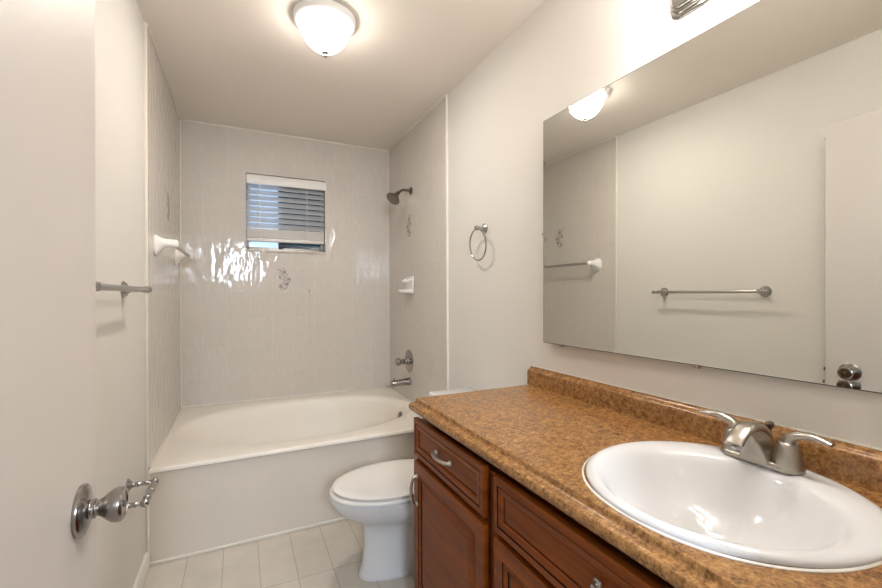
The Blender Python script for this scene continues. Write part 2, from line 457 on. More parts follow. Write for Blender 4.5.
obj('window_sill', box(BM(), WX0-.006, WX1+.004, YB-.014, YB+.085, WZ0-.012, WZ0+.004, .003), M['stone'], win, label='mottled marble sill')

bl = thing('window_blind', 'white horizontal slat blind lowered almost to the sill of the small window', 'blind', ((WX0+WX1)/2, YB+.03, WZ1))
bm = BM()
box(bm, WX0+.002, WX1-.002, YB+.004, YB+.058, WZ1-.055, WZ1-.004, .003)
obj('headrail', bm, M['valance'], bl)
bm = BM()
extrude_profile(bm, [(0, 0), (.010, 0), (.013, .006), (.013, .060), (.010, .066), (0, .066)], (WX0+.004, YB-.001, 2.040), (WX1+.006, YB-.001, 2.040), (0, -1, 0), (0, 0, 1))
obj('valance', bm, M['valance'], bl)
bm = BM(); za = 2.030
tilt = radians(51)
for i in range(8):
    zc = za-i*0.0415
    w, cr = 0.025, 0.003
    prof = []
    for s in range(7):
        t = -1+2*s/6; prof.append((t*w, cr*(1-t*t)))
    prof2 = prof+[(a, b-.0026) for a, b in prof[::-1]]
    # front edge (towards the room, -Y) hangs lower
    ay = Vector((0, cos(tilt), sin(tilt))); an = Vector((0, -sin(tilt), cos(tilt)))
    extrude_profile(bm, prof2, (WX0+.006, YB+.031, zc), (WX1-.006, YB+.031, zc), ay, an)
obj('slats', bm, M['slat'], bl)
bm = BM(); box(bm, WX0+.006, WX1-.006, YB+.006, YB+.056, 1.618, 1.644, .005)
for i in range(8): box(bm, WX0+.006, WX1-.006, YB+.005, YB+.056, 1.6465+i*.0085, 1.6535+i*.0085, .0025)
obj('bottom_rail', bm, M['valance'], bl)
for cx in (0.135, 0.470):
    bm = BM()
    tube(bm, [(cx, YB+.003, 2.04), (cx, YB+.002, 1.62)], .0026, 6); tube(bm, [(cx, YB+.059, 2.06), (cx, YB+.059, 1.62)], .0012, 6)
    obj('ladder_cord', bm, M['cord'], bl)
bm = BM(); tube(bm, smooth_path([(0.128, YB-.003, 2.04), (0.129, YB-.004, 1.8), (0.130, YB-.017, 1.57), (0.130, YB-.018, 1.50)], 6), .0022, 6)
lathe(bm, (0.130, YB-.018, 1.505), (0, 0, -1), [(.002, 0), (.006, .004), (.007, .022), (.003, .028)], 10)
obj('lift_cord', bm, M['cord'], bl)

# ------------------------------------------------------------------ bathtub
tub = thing('bathtub', 'cream bathtub with an oval basin and flat panelled front set between tiled walls', 'bathtub', ((XL+XR)/2, (YT+YB)/2, 0))
TX0, TX1, TY0, TY1 = XL+.001, XR-.001, YT, YB-.001
bcx, bcy, bax, bay = 0.372, 2.825, 0.712, 0.470
bm = BM(); n = 96
def rect_hit(a, cx, cy, x0, x1, y0, y1):
    dx, dy = cos(a), sin(a); t = 1e9
    if dx > 1e-9: t = min(t, (x1-cx)/dx)
    if dx < -1e-9: t = min(t, (x0-cx)/dx)
    if dy > 1e-9: t = min(t, (y1-cy)/dy)
    if dy < -1e-9: t = min(t, (y0-cy)/dy)
    return (cx+dx*t, cy+dy*t)
def angle_list(n, cx, cy, x0, x1, y0, y1):
    A = [2*pi*i/n for i in range(n)]
    for x in (x0, x1):
        for y in (y0, y1):
            a = math.atan2(y-cy, x-cx) % (2*pi)
            k = min(range(len(A)), key=lambda i: abs((A[i]-a+pi) % (2*pi)-pi)); A[k] = a
    return sorted(A)
A = angle_list(n, bcx, bcy, TX0, TX1, TY0, TY1)
def oval(a, cx, cy, rx, ry, z, p=2.15):
    c, s = cos(a), sin(a); r = (abs(c/rx)**p+abs(s/ry)**p)**(-1/p)
    return Vector((cx+c*r, cy+s*r, z))
rings = []
def rr(d, z): return [Vector((*rect_hit(a, bcx, bcy, TX0+d, TX1-d, TY0+d, TY1-d), z)) for a in A]
rings.append(rr(0.0, ZT-.020)); rings.append(rr(0.0, ZT-.006)); rings.append(rr(0.004, ZT-.001)); rings.append(rr(0.010, ZT))
for k, (sx, sy, dz, shx) in enumerate(((1.0, 1.0, 0.0, 0), (.985, .982, -.002, 0), (.965, .958, -.008, .002), (.945, .932, -.020, .006), (.925, .908, -.042, .012), (.90, .88, -.085, .022), (.865, .85, -.15, .036), (.82, .81, -.23, .052), (.76, .75, -.29, .068), (.64, .64, -.325, .085), (.45, .45, -.338, .09), (.2, .2, -.342, .09))):
    rings.append([oval(a, bcx+shx, bcy, bax*sx, bay*sy, ZT+dz) for a in A])
loft(bm, rings, cap0=False, cap1=True)
obj('tub_shell', bm, M['tub'], tub, angle=50)
ap = obj('front_apron', box(BM(), XLW+.0005, XRW-.001, TY0+.012, TY0+.030, 0.0, ZT-.02), M['apron'], tub, smooth=False, label='flat beige panel below the rim')
bm = BM(); box(bm, XLW+.001, TX1-.002, TY0+.002, TY0+.013, 0.0, .014, .004); obj('toe_strip', bm, M['caulk'], ap)
bm = BM(); box(bm, XLW+.001, TX0+.002, TY0+.004, TY0+.013, 0.014, ZT-.02, .002); obj('corner_strip', bm, M['caulk'], ap)
bm = BM(); box(bm, TX0, TX1, TY0+.0085, TY0+.0125, ZT-.0245, ZT-.0195); obj('painted_shadow', bm, M['stain_shadow'], ap)  # brown strip painting in the shadow line beneath the tub rim
oc = Vector((1.028, 2.83, .344)); 
bm = BM(); lathe(bm, oc+Vector((.012, 0, 0)), (-.96, 0, .28), [(.0, 0), (.028, 0), (.030, .010), (.026, .016), (0, .018)], 24)
obj('overflow_plate', bm, M['bronze'], tub, label='dark metal overflow plate')
bm = BM(); lathe(bm, (0.90, bcy, ZT-.341), (0, 0, 1), [(.0, 0), (.032, 0), (.032, .003), (.022, .004), (0, .002)], 24); obj('drain', bm, M['chrome'], tub)

# ------------------------------------------------------------------ shower fittings on the right tiled wall
sh = thing('shower_head', 'dark nickel shower head on a curved arm high on the right tiled wall', 'shower head', (XR, 2.871, 1.98))
bm = BM(); lathe(bm, (XR, 2.871, 1.98), (-1, 0, 0), [(.030, 0), (.030, .003), (.024, .009), (.013, .013), (0, .014)], 28); obj('wall_flange', bm, M['bronze'], sh)
bm = BM(); tube(bm, smooth_path([(XR-.008, 2.871, 1.98), (1.10, 2.871, 1.982), (1.065, 2.869, 1.978), (1.030, 2.866, 1.952)], 8), .0095, 14); obj('shower_arm', bm, M['bronze'], sh)
hd = Vector((-.64, -.20, -.74)).normalized()
bm = BM(); lathe(bm, (1.033, 2.866, 1.955), hd, [(0, -.004), (.014, -.002), (.017, .008), (.014, .018), (.020, .026), (.034, .040), (.047, .056), (.053, .064), (.053, .071), (.049, .074), (.043, .072), (0, .071)], 32)
hb = obj('spray_head', bm, M['bronze'], sh)
bm = BM(); lathe(bm, Vector((1.033, 2.866, 1.955))+hd*.0715, hd, [(0, 0), (.041, 0), (.040, .003), (0, .004)], 28); obj('spray_face', bm, M['bronze'], hb)

va = thing('shower_valve', 'round chrome shower valve plate with a single knob above the bath spout', 'shower valve', (XR, 2.92, .718))
bm = BM(); lathe(bm, (XR, 2.92, .718), (-1, 0, 0), [(.084, 0), (.086, .003), (.078, .007), (.05, .012), (.030, .014), (.026, .022), (0, .022)], 40); obj('escutcheon', bm, M['knob'], va)
bm = BM(); lathe(bm, (XR-.020, 2.92, .718), (-1, 0, 0), [(.018, 0), (.018, .022), (.022, .030), (.022, .034), (.015, .038), (.015, .048), (.026, .054), (.029, .062), (.028, .082), (.022, .088), (0, .089)], 10)
obj('valve_knob', bm, M['knob'], va, angle=20)
sp = thing('tub_spout', 'dark chrome bath spout just above the tub rim', 'spout', (XR, 2.906, .566))
bm = BM(); tube(bm, [(XR, 2.906, .570), (XR-.010, 2.906, .570), (XR-.012, 2.906, .570), (1.08, 2.906, .568), (1.03, 2.906, .566), (1.0, 2.906, .565), (.992, 2.906, .564)], [.031, .031, .027, .025, .022, .020, .016], 20); box(bm, .992, 1.022, 2.891, 2.921, .538, .562, .005)
obj('spout_body', bm, M['knob'], sp)
bm = BM(); lathe(bm, (1.012, 2.906, .58), (0, 0, 1), [(.004, 0), (.004, .012), (.008, .014), (.008, .02), (0, .022)], 12); obj('diverter_pin', bm, M['knob'], sp)

sd = thing('soap_dish', 'white ceramic soap dish on the right tiled wall below the shower head', 'soap dish', (XR, 2.885, 1.285))
bm = BM()
box(bm, XR-.014, XR, 2.815, 2.955, 1.222, 1.352, .010, 3)
obj('back_plate', bm, M['ceramic'], sd)
bm = BM(); rings = []
def tray(z, d, s):
    out = []
    for i in range(24):
        a = pi*i/23; out.append(Vector((XR-.010-d*sin(a)**.75, 2.885-s*cos(a), z)))
    return out
loft(bm, [tray(1.226, .055, .052), tray(1.232, .078, .060), tray(1.248, .088, .064), tray(1.252, .086, .062), tray(1.249, .080, .057), tray(1.240, .070, .050)])
obj('tray', bm, M['ceramic'], sd)
bm = BM(); tube(bm, smooth_path([(XR-.01, 2.828, 1.330), (XR-.040, 2.832, 1.318), (XR-.052, 2.85, 1.310), (XR-.052, 2.92, 1.310), (XR-.040, 2.938, 1.318), (XR-.01, 2.942, 1.330)], 5), .007, 10); obj('grab_rail', bm, M['ceramic'], sd)

# ------------------------------------------------------------------ left wall fittings
cb = thing('towel_bar', 'towel bar held by white ceramic brackets on the left tiled shower wall', 'towel bar', (XL, 2.79, 1.46))
CBX = XL+.075
for yy, s in ((2.435, 1), (3.150, -1)):
    bm = BM(); rings = []
    for t, w, h, zc in ((0, .048, .052, 1.462), (.006, .050, .054, 1.462), (.016, .044, .044, 1.464), (.032, .030, .028, 1.470), (.05, .024, .021, 1.474), (.075, .024, .020, 1.474), (.092, .022, .019, 1.473), (.100, .014, .013, 1.472)):
        rings.append([Vector((XL+t, yy+w*math.copysign(abs(cos(a))**.7, cos(a)), zc+h*math.copysign(abs(sin(a))**.7, sin(a)))) for a in [2*pi*i/28 for i in range(28)]])
    loft(bm, rings); obj('bracket', bm, M['ceramic'], cb, angle=60, label='white ceramic bracket')
bm = BM(); tube(bm, [(CBX, 2.44, 1.472), (CBX, 3.145, 1.472)], .0105, 16); obj('bar', bm, M['barmetal'], cb, label='grey metal bar')

tb = thing('towel_bar', 'chrome towel bar with round flanges on the plain painted left wall by the door', 'towel bar', (XLW, 1.555, 1.238))
TBX = XLW+.072
for yy, s in ((1.862, 1), (1.262, -1)):
    bm = BM(); lathe(bm, (XLW, yy, 1.238), (1, 0, 0), [(.031, 0), (.031, .004), (.026, .008), (.024, .012), (.015, .017), (.010, .024), (.009, .055), (.0115, .062), (.0125, .072), (.0105, .080), (0, .083)], 28)
    obj('post', bm, M['chrome'], tb)
    bm = BM(); lathe(bm, (TBX, yy+s*.008, 1.238), (0, s, 0), [(.008, 0), (.007, .010), (.0115, .015), (.013, .022), (.0105, .030), (.005, .035), (0, .036)], 20); obj('finial', bm, M['chrome'], tb)
bm = BM(); tube(bm, [(TBX, 1.265, 1.238), (TBX, 1.858, 1.238)], .0090, 16); obj('bar', bm, M['barmetal'], tb)

tp = thing('toilet_paper_holder', 'empty chrome toilet paper holder low on the left wall behind the door knob', 'paper holder', (XLW, 1.89, .50))
TPX = XLW+.086
for yy in (1.920, 1.737):
    bm = BM(); lathe(bm, (XLW, yy, .503), (1, 0, 0), [(.026, 0), (.026, .004), (.021, .008), (.013, .014), (.009, .020), (.009, .03), (.012, .035), (.009, .040), (.008, .055), (.011, .060), (.008, .066), (.008, .078)], 24)
    sphere(bm, (TPX, yy, .503), .0145); obj('post', bm, M['chrome'], tp)
bm = BM(); lathe(bm, (TPX, 1.745, .503), (0, 1, 0), [(.007, 0), (.007, .025), (.0125, .027), (.0125, .080), (.0145, .082), (.0145, .140), (.007, .142), (.007, .167)], 18); obj('roller', bm, M['barmetal'], tp)

# ------------------------------------------------------------------ door (open against the left wall)
DF = -0.235
door = struct('door_1', box(BM(), DF-.035, DF, 0.190, .948, .012, 2.020, .0015), M['door'], label='open plain white flush door at the left edge', smooth=False)
KY, KZ = .860, .869
kn = obj('door_knob', lathe(BM(), (DF, KY, KZ), (1, 0, 0), [(.0400, 0), (.0410, .003), (.0405, .006), (.0375, .0085), (.0350, .009), (.0300, .0115), (.0210, .0135), (.0145, .0145), (.0135, .016), (.0155, .0175), (.0155, .0205), (.0125, .022), (.0122, .025), (.0150, .030), (.0205, .036), (.0255, .043), (.0275, .050), (.0270, .056), (.0240, .0595), (.0205, .060), (.0195, .0585), (.0, .0585)], 40), M['knob'], door, label='satin nickel tulip door knob')
bm = BM(); lathe(bm, (DF+.0585, KY, KZ), (1, 0, 0), [(.0055, -.0005), (.0055, .0015), (.002, .002), (0, .002)], 14); obj('lock_button', bm, M['bronze'], kn)
bm = BM(); lathe(bm, (DF+.0105, KY, KZ-.026), (1, 0, 0), [(0, 0), (.003, 0), (.003, .0015), (0, .002)], 10); obj('rosette_screw', bm, M['bronze'], kn)
bm = BM(); lathe(bm, (DF-.035, KY, KZ), (-1, 0, 0), [(.039, 0), (.0395, .004), (.030, .013), (.0135, .020), (.012, .037), (.025, .056), (.027, .066), (.022, .076), (0, .0765)], 32); obj('door_knob', bm, M['knob'], door)
bm = BM(); box(bm, DF-.029, DF-.006, .9475, .9495, KZ-.028, KZ+.028); box(bm, DF-.024, DF-.011, .949, .960, KZ-.008, KZ+.008, .002); obj('latch', bm, M['bronze'], door)
bm = BM(); box(bm, DF-.012, DF-.002, .9475, .951, 1.945, 1.965, .002); obj('latch', bm, M['bronze'], door)
for hz in (.25, 1.05, 1.78):
    bm = BM(); tube(bm, [(DF+.004, .186, hz-.045), (DF+.004, .186, hz+.045)], .006, 10); obj('hinge', bm, M['knob'], door)

# ------------------------------------------------------------------ towel ring
tr = thing('towel_ring', 'chrome towel ring hanging on the right wall between shower and mirror', 'towel ring', (XRW, 1.856, 1.557))
bm = BM(); lathe(bm, (XRW, 1.856, 1.557), (-1, 0, 0), [(.027, 0), (.027, .004), (.023, .008), (.014, .014), (.009, .02), (.009, .038), (.012, .042), (.014, .050), (.012, .058), (.006, .062), (0, .0625)], 28); obj('post', bm, M['chrome'], tr)
bm = BM(); rc = Vector((XRW-.050, 1.856, 1.557-.085))
tube(bm, [rc+Vector((0.012*(1-cos(a))*.5, .080*sin(a), .080*cos(a))) for a in [2*pi*i/56 for i in range(56)]], .0042, 10, closed=True); obj('ring', bm, M['chrome'], tr)

# ------------------------------------------------------------------ toilet
TYC = 1.780
to = thing('toilet', 'white toilet with closed lid facing left between the tub and the vanity', 'toilet', (0.72, TYC, 0))
def egg(xf, xb, hw, z, pf=2.0, pb=2.6, n=56, frac=.56):
    """outline, front tip at xf, back at xb, half width hw"""
    cx = xf+(xb-xf)*frac; out = []
    for i in range(n):
        a = 2*pi*i/n; c, s = cos(a), sin(a); p = pb if c > 0 else pf
        L = (xb-cx) if c > 0 else (cx-xf)
        out.append(Vector((cx+L*math.copysign(abs(c)**(2/p), c), TYC+hw*math.copysign(abs(s)**(2/p), s), z*.972)))
    return out
bm = BM()
loft(bm, [egg(0.456, .985, .090, 0, 2.4, 3), egg(0.454, .986, .092, .008, 2.4, 3), egg(0.461, .98, .086, .018, 2.4, 3), egg(0.472, .975, .079, .06, 2.3, 3), egg(0.479, .97, .075, .12, 2.2, 3), egg(0.479, .975, .077, .18, 2.1, 3), egg(0.470, .98, .088, .225, 2.1, 2.8),
          egg(0.450, .98, .105, .242, 2.0, 2.8), egg(0.412, 1.0, .137, .271, 2.0, 2.8), egg(0.376, 1.01, .160, .297, 2.0, 2.8), egg(0.350, 1.02, .175, .332, 2.0, 2.8), egg(0.338, 1.02, .181, .356, 2.0, 2.8), egg(0.337, 1.02, .186, .369, 2, 2.8), egg(0.342, 1.018, .178, .377, 2, 2.8), egg(0.374, 1.0, .15, .3785, 2, 2.8)])
obj('bowl', bm, M['porcelain'], to, angle=60)
bm = BM(); o0 = dict(pf=2.05, pb=2.3, frac=.55)
loft(bm, [egg(0.342, .85, .176, .3790, **o0), egg(0.335, .853, .188, .383, **o0), egg(0.335, .853, .188, .391, **o0), egg(0.340, .85, .183, 0.3955, **o0)])
obj('seat', bm, M['seat'], to, angle=50)
bm = BM()
loft(bm, [egg(0.364, .84, .150, 0.4005, **o0), egg(0.350, .85, .182, 0.4020, **o0), egg(0.347, .852, .184, .4085, **o0), egg(0.352, .85, .176, .4125, **o0), egg(0.378, .835, .150, .4165, **o0), egg(0.452, .79, .09, .4195, **o0), egg(0.562, .70, .03, .4202, **o0)])
obj('lid', bm, M['seat'], to, angle=60)
bm = BM()
for s in (-1, 1): obj('lid_hinge', box(BM(), .842, .880, TYC+s*.075-.018, TYC+s*.075+.018, .366, .400, .006), M['seat'], to)
bm = BM(); box(bm, .905, XRW-.012, TYC-.215, TYC+.215, .385, .672, .030, 4); obj('tank', bm, M['porcelain'], to, angle=60)
bm = BM(); box(bm, .888, XRW-.006, TYC-.230, TYC+.230, .672, .706, .012, 3); obj('tank_lid', bm, M['porcelain'], to)
bm = BM(); lathe(bm, (.905, TYC+.15, .62), (-1, 0, 0), [(.014, 0), (.014, .008), (.008, .012), (.008, .02)], 16); tube(bm, [(.888, TYC+.15, .62), (.886, TYC+.10, .615), (.886, TYC+.07, .612)], .007, 10); obj('flush_lever', bm, M['chrome'], to)
bm = BM()
for s in (-1, 1): obj('bolt_cap', lathe(BM(), (.70, TYC+s*.092, .0), (0, 0, 1), [(.018, 0), (.018, .012), (.012, .024), (0, .028)], 16), M['porcelain'], to)

# ------------------------------------------------------------------ vanity cabinets
CXF, CXB = .594, XRW-.002       # face-frame plane, back
DFX = .575                      # door faces
def raised_panel(y0, y1, z0, z1, prof, x_back):
    """prof = [(inset, depth from x_back towards the room, material of the ring that leads here)]"""
    bm = BM(); rings = []
    def ring(ins, d): return [bm.verts.new((x_back-d, y, z)) for y, z in ((y0+ins, z0+ins), (y1-ins, z0+ins), (y1-ins, z1-ins), (y0+ins, z1-ins))]
    prev = ring(0, 0); bm.faces.new(prev)
    for ins, d, mi in prof:
        r = ring(ins, d)
        for k in range(4): bm.faces.new((prev[k], prev[(k+1) % 4], r[(k+1) % 4], r[k])).material_index = mi
        prev = r
    bm.faces.new(prev[::-1])
    return bm
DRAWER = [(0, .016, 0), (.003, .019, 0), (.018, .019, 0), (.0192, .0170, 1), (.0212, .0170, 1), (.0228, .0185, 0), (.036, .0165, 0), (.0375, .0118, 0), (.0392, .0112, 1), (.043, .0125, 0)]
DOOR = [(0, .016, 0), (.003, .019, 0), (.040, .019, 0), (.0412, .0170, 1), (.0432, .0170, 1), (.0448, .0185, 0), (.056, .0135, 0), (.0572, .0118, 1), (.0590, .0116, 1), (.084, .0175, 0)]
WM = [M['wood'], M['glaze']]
def pull(parent, p, axis, half=.050, drop=0.0):
    p = Vector(p); ax = Vector(axis); out = Vector((-1, 0, 0)); bm = BM()
    pts = [p-ax*half, p-ax*half*.98+out*.009, p-ax*half*.80+out*.017, p-ax*half*.4+out*.022, p+out*.023, p+ax*half*.4+out*.022, p+ax*half*.80+out*.017, p+ax*half*.98+out*.012, p+ax*half]
    sm = smooth_path(pts, 5); m = len(sm)
    tube(bm, sm, [.0062 if (i < 4 or i > m-5) else .0048 + .0012*sin(pi*i/(m-1)) for i in range(m)], 12)
    for s in (-1, 1): lathe(bm, p+ax*half*s, out, [(.0095, 0), (.009, .003), (.006, .006), (0, .0065)], 14)
    return obj('pull_handle', bm, M['nickel'], parent, label='brushed nickel bow pull')

def carcass(bm, y0, y1, top):
    for ya in (y0, y1-.018):
        box(bm, CXF, CXB, ya, ya+.018, 0.0, .752); box(bm, CXF+.05, CXB, ya, ya+.018, .752, top)
    box(bm, CXF+.06, CXB, y0+.018, y1-.018, .09, .108); box(bm, CXB-.012, CXB, y0+.018, y1-.018, .108, top)
    box(bm, CXF+.06, CXF+.075, y0+.018, y1-.018, 0, .09)
    for a in ((y0+.018, y0+.045, .108, .752), (y1-.045, y1-.018, .108, .752), (y0+.045, y1-.045, .725, .752), (y0+.045, y1-.045, .598, .632), (y0+.045, y1-.045, .09, .125)):
        box(bm, CXF, CXF+.019, a[0], a[1], a[2], a[3])
    return bm
CT = .785
ca = thing('vanity_cabinet', 'narrow cherry wood vanity cabinet beside the toilet, one drawer over one door', 'cabinet', (.87, 1.18, 0))
obj('carcass', carcass(BM(), .946, 1.440, CT), M['woodframe'], ca, smooth=False)
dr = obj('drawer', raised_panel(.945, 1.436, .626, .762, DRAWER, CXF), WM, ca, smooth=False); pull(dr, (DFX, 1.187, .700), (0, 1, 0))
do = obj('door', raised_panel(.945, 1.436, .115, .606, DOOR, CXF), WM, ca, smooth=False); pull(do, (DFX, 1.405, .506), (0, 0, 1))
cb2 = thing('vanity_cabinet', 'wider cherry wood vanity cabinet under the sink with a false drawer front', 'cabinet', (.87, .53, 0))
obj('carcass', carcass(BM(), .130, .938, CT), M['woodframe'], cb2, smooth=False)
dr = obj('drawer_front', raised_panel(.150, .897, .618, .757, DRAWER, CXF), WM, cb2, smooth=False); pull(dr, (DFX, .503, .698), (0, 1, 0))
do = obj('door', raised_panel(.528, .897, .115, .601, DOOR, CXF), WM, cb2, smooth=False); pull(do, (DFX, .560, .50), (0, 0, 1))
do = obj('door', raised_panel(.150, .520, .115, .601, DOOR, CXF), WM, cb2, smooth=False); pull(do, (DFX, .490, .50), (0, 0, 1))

# ------------------------------------------------------------------ countertop with backsplash
ZK = .828; CY0, CY1 = .125, 1.452
SCX, SCY, SRX, SRY = .853, .5115, .2475, .2455
ct = thing('countertop', 'mottled brown laminate vanity countertop with rolled front edge and short backsplash', 'countertop', (.87, .79, CT))
bm = BM(); X0, X1 = .600, XRW-.001; nn = 72
A2 = angle_list(nn, SCX, SCY, X0, X1, CY0, CY1)
hole = lambda a, z: oval(a, SCX-.006, SCY, SRX-.022, SRY-.022, z, 2.0)
rct = lambda a, z: Vector((*rect_hit(a, SCX, SCY, X0, X1, CY0, CY1), z))
loft(bm, [[hole(a, CT+.001) for a in A2], [rct(a, CT+.001) for a in A2], [rct(a, ZK) for a in A2], [hole(a, ZK) for a in A2], [hole(a, CT+.001) for a in A2]], cap0=False, cap1=False)
prof = [(.600, ZK), (.5955, .8278), (.5930, .8266), (.5915, .8240), (.5905, .8200), (.5890, .8165), (.5860, .8140), (.5815, .8132), (.5765, .8138), (.5715, .8138), (.5665, .8118), (.5632, .8075), (.5620, .8015), (.5632, .7955), (.567, .7895), (.573, .786), (.580, .785), (.600, .785)]
extrude_profile(bm, prof, (0, CY0, 0), (0, CY1, 0), (1, 0, 0), (0, 0, 1))
obj('counter_slab', bm, M['laminate'], ct, angle=30)
bp = [(0, ZK), (0, .903), (-.010, .903), (-.013, .9015), (-.0155, .897), (-.019, .8945), (-.024, .8925), (-.0285, .888), (-.0305, .881), (-.0305, .840), (-.032, ZK)]
bm = BM(); extrude_profile(bm, bp, (XRW-.001, CY0, 0), (XRW-.001, CY1+.012, 0), (1, 0, 0), (0, 0, 1))
obj('backsplash', bm, M['laminate'], ct, angle=30)
bm = BM(); box(bm, XRW-.006, XRW-.0008, CY0, CY1+.012, .9028, .9065, .001); obj('caulk_bead', bm, M['trim'], ct, label='thin white caulk line')

# ------------------------------------------------------------------ sink
sk = thing('sink', 'white oval drop-in sink set into the brown countertop', 'sink', (SCX, SCY, ZK))
bm = BM(); AA = [2*pi*i/72 for i in range(72)]
secs = []
def sec(cx, rx, ry, z, p=2.0): secs.append([oval(a, cx, SCY, rx, ry, z, p) for a in AA])
for cx, dx, dy, z in ((0, .006, .006, .0004), (0, .0005, .0005, .0015), (0, 0, 0, .005), (0, .003, .003, .009), (-.001, .009, .009, .0118), (-.006, .017, .016, .0130),
        (-.015, .029, .024, .0132), (-.023, .040, .033, .0122), (-.028, .050, .042, .0090), (-.030, .059, .051, .0020), (-.030, .068, .062, -.010), (-.0295, .080, .076, -.028), (-.028, .097, .097, -.052), (-.024, .122, .125, -.077), (-.018, .153, .158, -.097), (-.012, .188, .193, -.110)):
    sec(SCX+cx, SRX-dx, SRY-dy, ZK+z)
sec(SCX-.006, .04, .045, ZK-.120); sec(SCX-.004, .022, .022, ZK-.122)
# outer underside of the bowl
under = []
for cx, rx, ry, z in ((SCX-.006, SRX-.030, SRY-.030, ZK+.0004), (SCX-.014, SRX-.055, SRY-.050, ZK-.03), (SCX-.014, SRX-.075, SRY-.070, ZK-.08), (SCX-.01, SRX-.11, SRY-.11, ZK-.122), (SCX-.006, SRX-.19, SRY-.19, ZK-.136)):
    under.append([oval(a, cx, SCY, rx, ry, z, 2) for a in AA])
loft(bm, under[::-1]+secs)
obj('basin', bm, M['porcelain'], sk, angle=60)
bm = BM(); loft(bm, [[oval(a, SCX, SCY, SRX+e, SRY+e, ZK+z) for a in AA] for e, z in ((-.002, .0002), (.0022, .0003), (.0018, .0014), (-.0012, .0032), (-.002, .0002))], cap0=False, cap1=False)
obj('caulk_ring', bm, M['trim'], sk, label='thin white caulk ring around the rim')
bm = BM(); lathe(bm, (SCX-.004, SCY, ZK-.1215), (0, 0, 1), [(0, 0), (.024, 0), (.024, .003), (.016, .005), (.014, .0045), (.012, .008), (0, .010)], 28); obj('drain', bm, M['nickel'], sk, label='nickel drain stopper')

# ------------------------------------------------------------------ faucet
FX, FY, FZ = 1.045, .532, ZK+.0136
fa = thing('faucet', 'brushed nickel two-handle faucet on the back rim of the sink', 'faucet', (FX, FY, FZ))
bm = BM(); rings = []
def stad(hl, hw, z, n=40):
    out = []
    for i in range(n):
        a = 2*pi*i/n; out.append(Vector((FX+hw*cos(a), FY+math.copysign(1, sin(a))*(hl-hw)*(1 if abs(sin(a)) > 1e-6 else 0)+hw*sin(a), z)))
    return out
loft(bm, [stad(.080, .0275, FZ), stad(.081, .0285, FZ+.002), stad(.081, .0285, FZ+.007), stad(.079, .0265, FZ+.011), stad(.074, .022, FZ+.013)])
obj('base_plate', bm, M['nickel'], fa, angle=40)
# wide arched spout over a flared pedestal
bm = BM(); path = smooth_path([(1.066, FY, .872), (1.060, FY, .896), (1.040, FY, .916), (1.012, FY, .9245), (.984, FY, .9205), (.960, FY, .908), (.944, FY, .8945)], 6)
m = len(path); rings = []
for i, p in enumerate(path):
    a = path[max(0, i-1)]; b = path[min(m-1, i+1)]; t = (b-a).normalized(); nrm = Vector((0, 1, 0)).cross(t).normalized()
    k = i/(m-1); w = .0165+.0025*k; hh = .0115-.0045*k
    rings.append([p+Vector((0, 1, 0))*w*math.copysign(abs(cos(q))**.8, cos(q))+nrm*hh*math.copysign(abs(sin(q))**.8, sin(q)) for q in [2*pi*j/24 for j in range(24)]])
loft(bm, rings)
rings = []
for z, xa, xb, w in ((.8455, 1.013, 1.074, .036), (.8520, 1.011, 1.073, .033), (.864, 1.007, 1.071, .0285), (.880, 1.000, 1.068, .0235), (.896, .990, 1.060, .0190), (.908, .984, 1.046, .0162), (.916, .985, 1.030, .0145)):
    rings.append([Vector(((xa+xb)/2+(xb-xa)/2*math.copysign(abs(cos(q))**.55, cos(q)), FY+w*math.copysign(abs(sin(q))**.55, sin(q)), z)) for q in [2*pi*j/32 for j in range(32)]])
loft(bm, rings)
spt = obj('spout', bm, M['nickel'], fa, angle=40)
bm = BM(); lathe(bm, (FX-.090, FY, .8905), (0, 0, -1), [(0, 0), (.0105, 0), (.0105, .006), (.008, .008), (0, .0075)], 20); obj('aerator', bm, M['chrome'], spt)
for s in (-1, 1):
    hy = FY+s*.052
    bm = BM()
    lathe(bm, (FX, hy, FZ+.010), (0, 0, 1), [(.0265, 0), (.0255, .012), (.0235, .024), (.0225, .0255), (.0225, .027), (.0228, .0275), (.0205, .038), (.0182, .046), (.0150, .049), (0, .050)], 28)
    hb = obj('handle_hub', bm, M['nickel'], fa, angle=40)
    bm = BM()
    lp = smooth_path([(FX+.001, hy-s*.0015, FZ+.040), (FX+.001, hy-s*.001, FZ+.054), (FX+.001, hy+s*.008, FZ+.071), (FX-.002, hy+s*.036, FZ+.082), (FX-.005, hy+s*.062, FZ+.081), (FX-.007, hy+s*.078, FZ+.078)], 6); q = len(lp)
    rad = [0.0182-.0102*(i/(q-1))**.75 for i in range(q)]; wd = [1.0-.52*(i/(q-1)) for i in range(q)]
    tube(bm, lp, rad, 14, wide=wd); obj('lever', bm, M['nickel'], hb, angle=60)
bm = BM(); lathe(bm, (FX+.0385, FY, FZ+.010), (0, 0, 1), [(.0035, 0), (.0035, .055), (.0075, .060), (.0085, .069), (.006, .073), (0, .074)], 16); obj('lift_rod', bm, M['bronze'], fa)

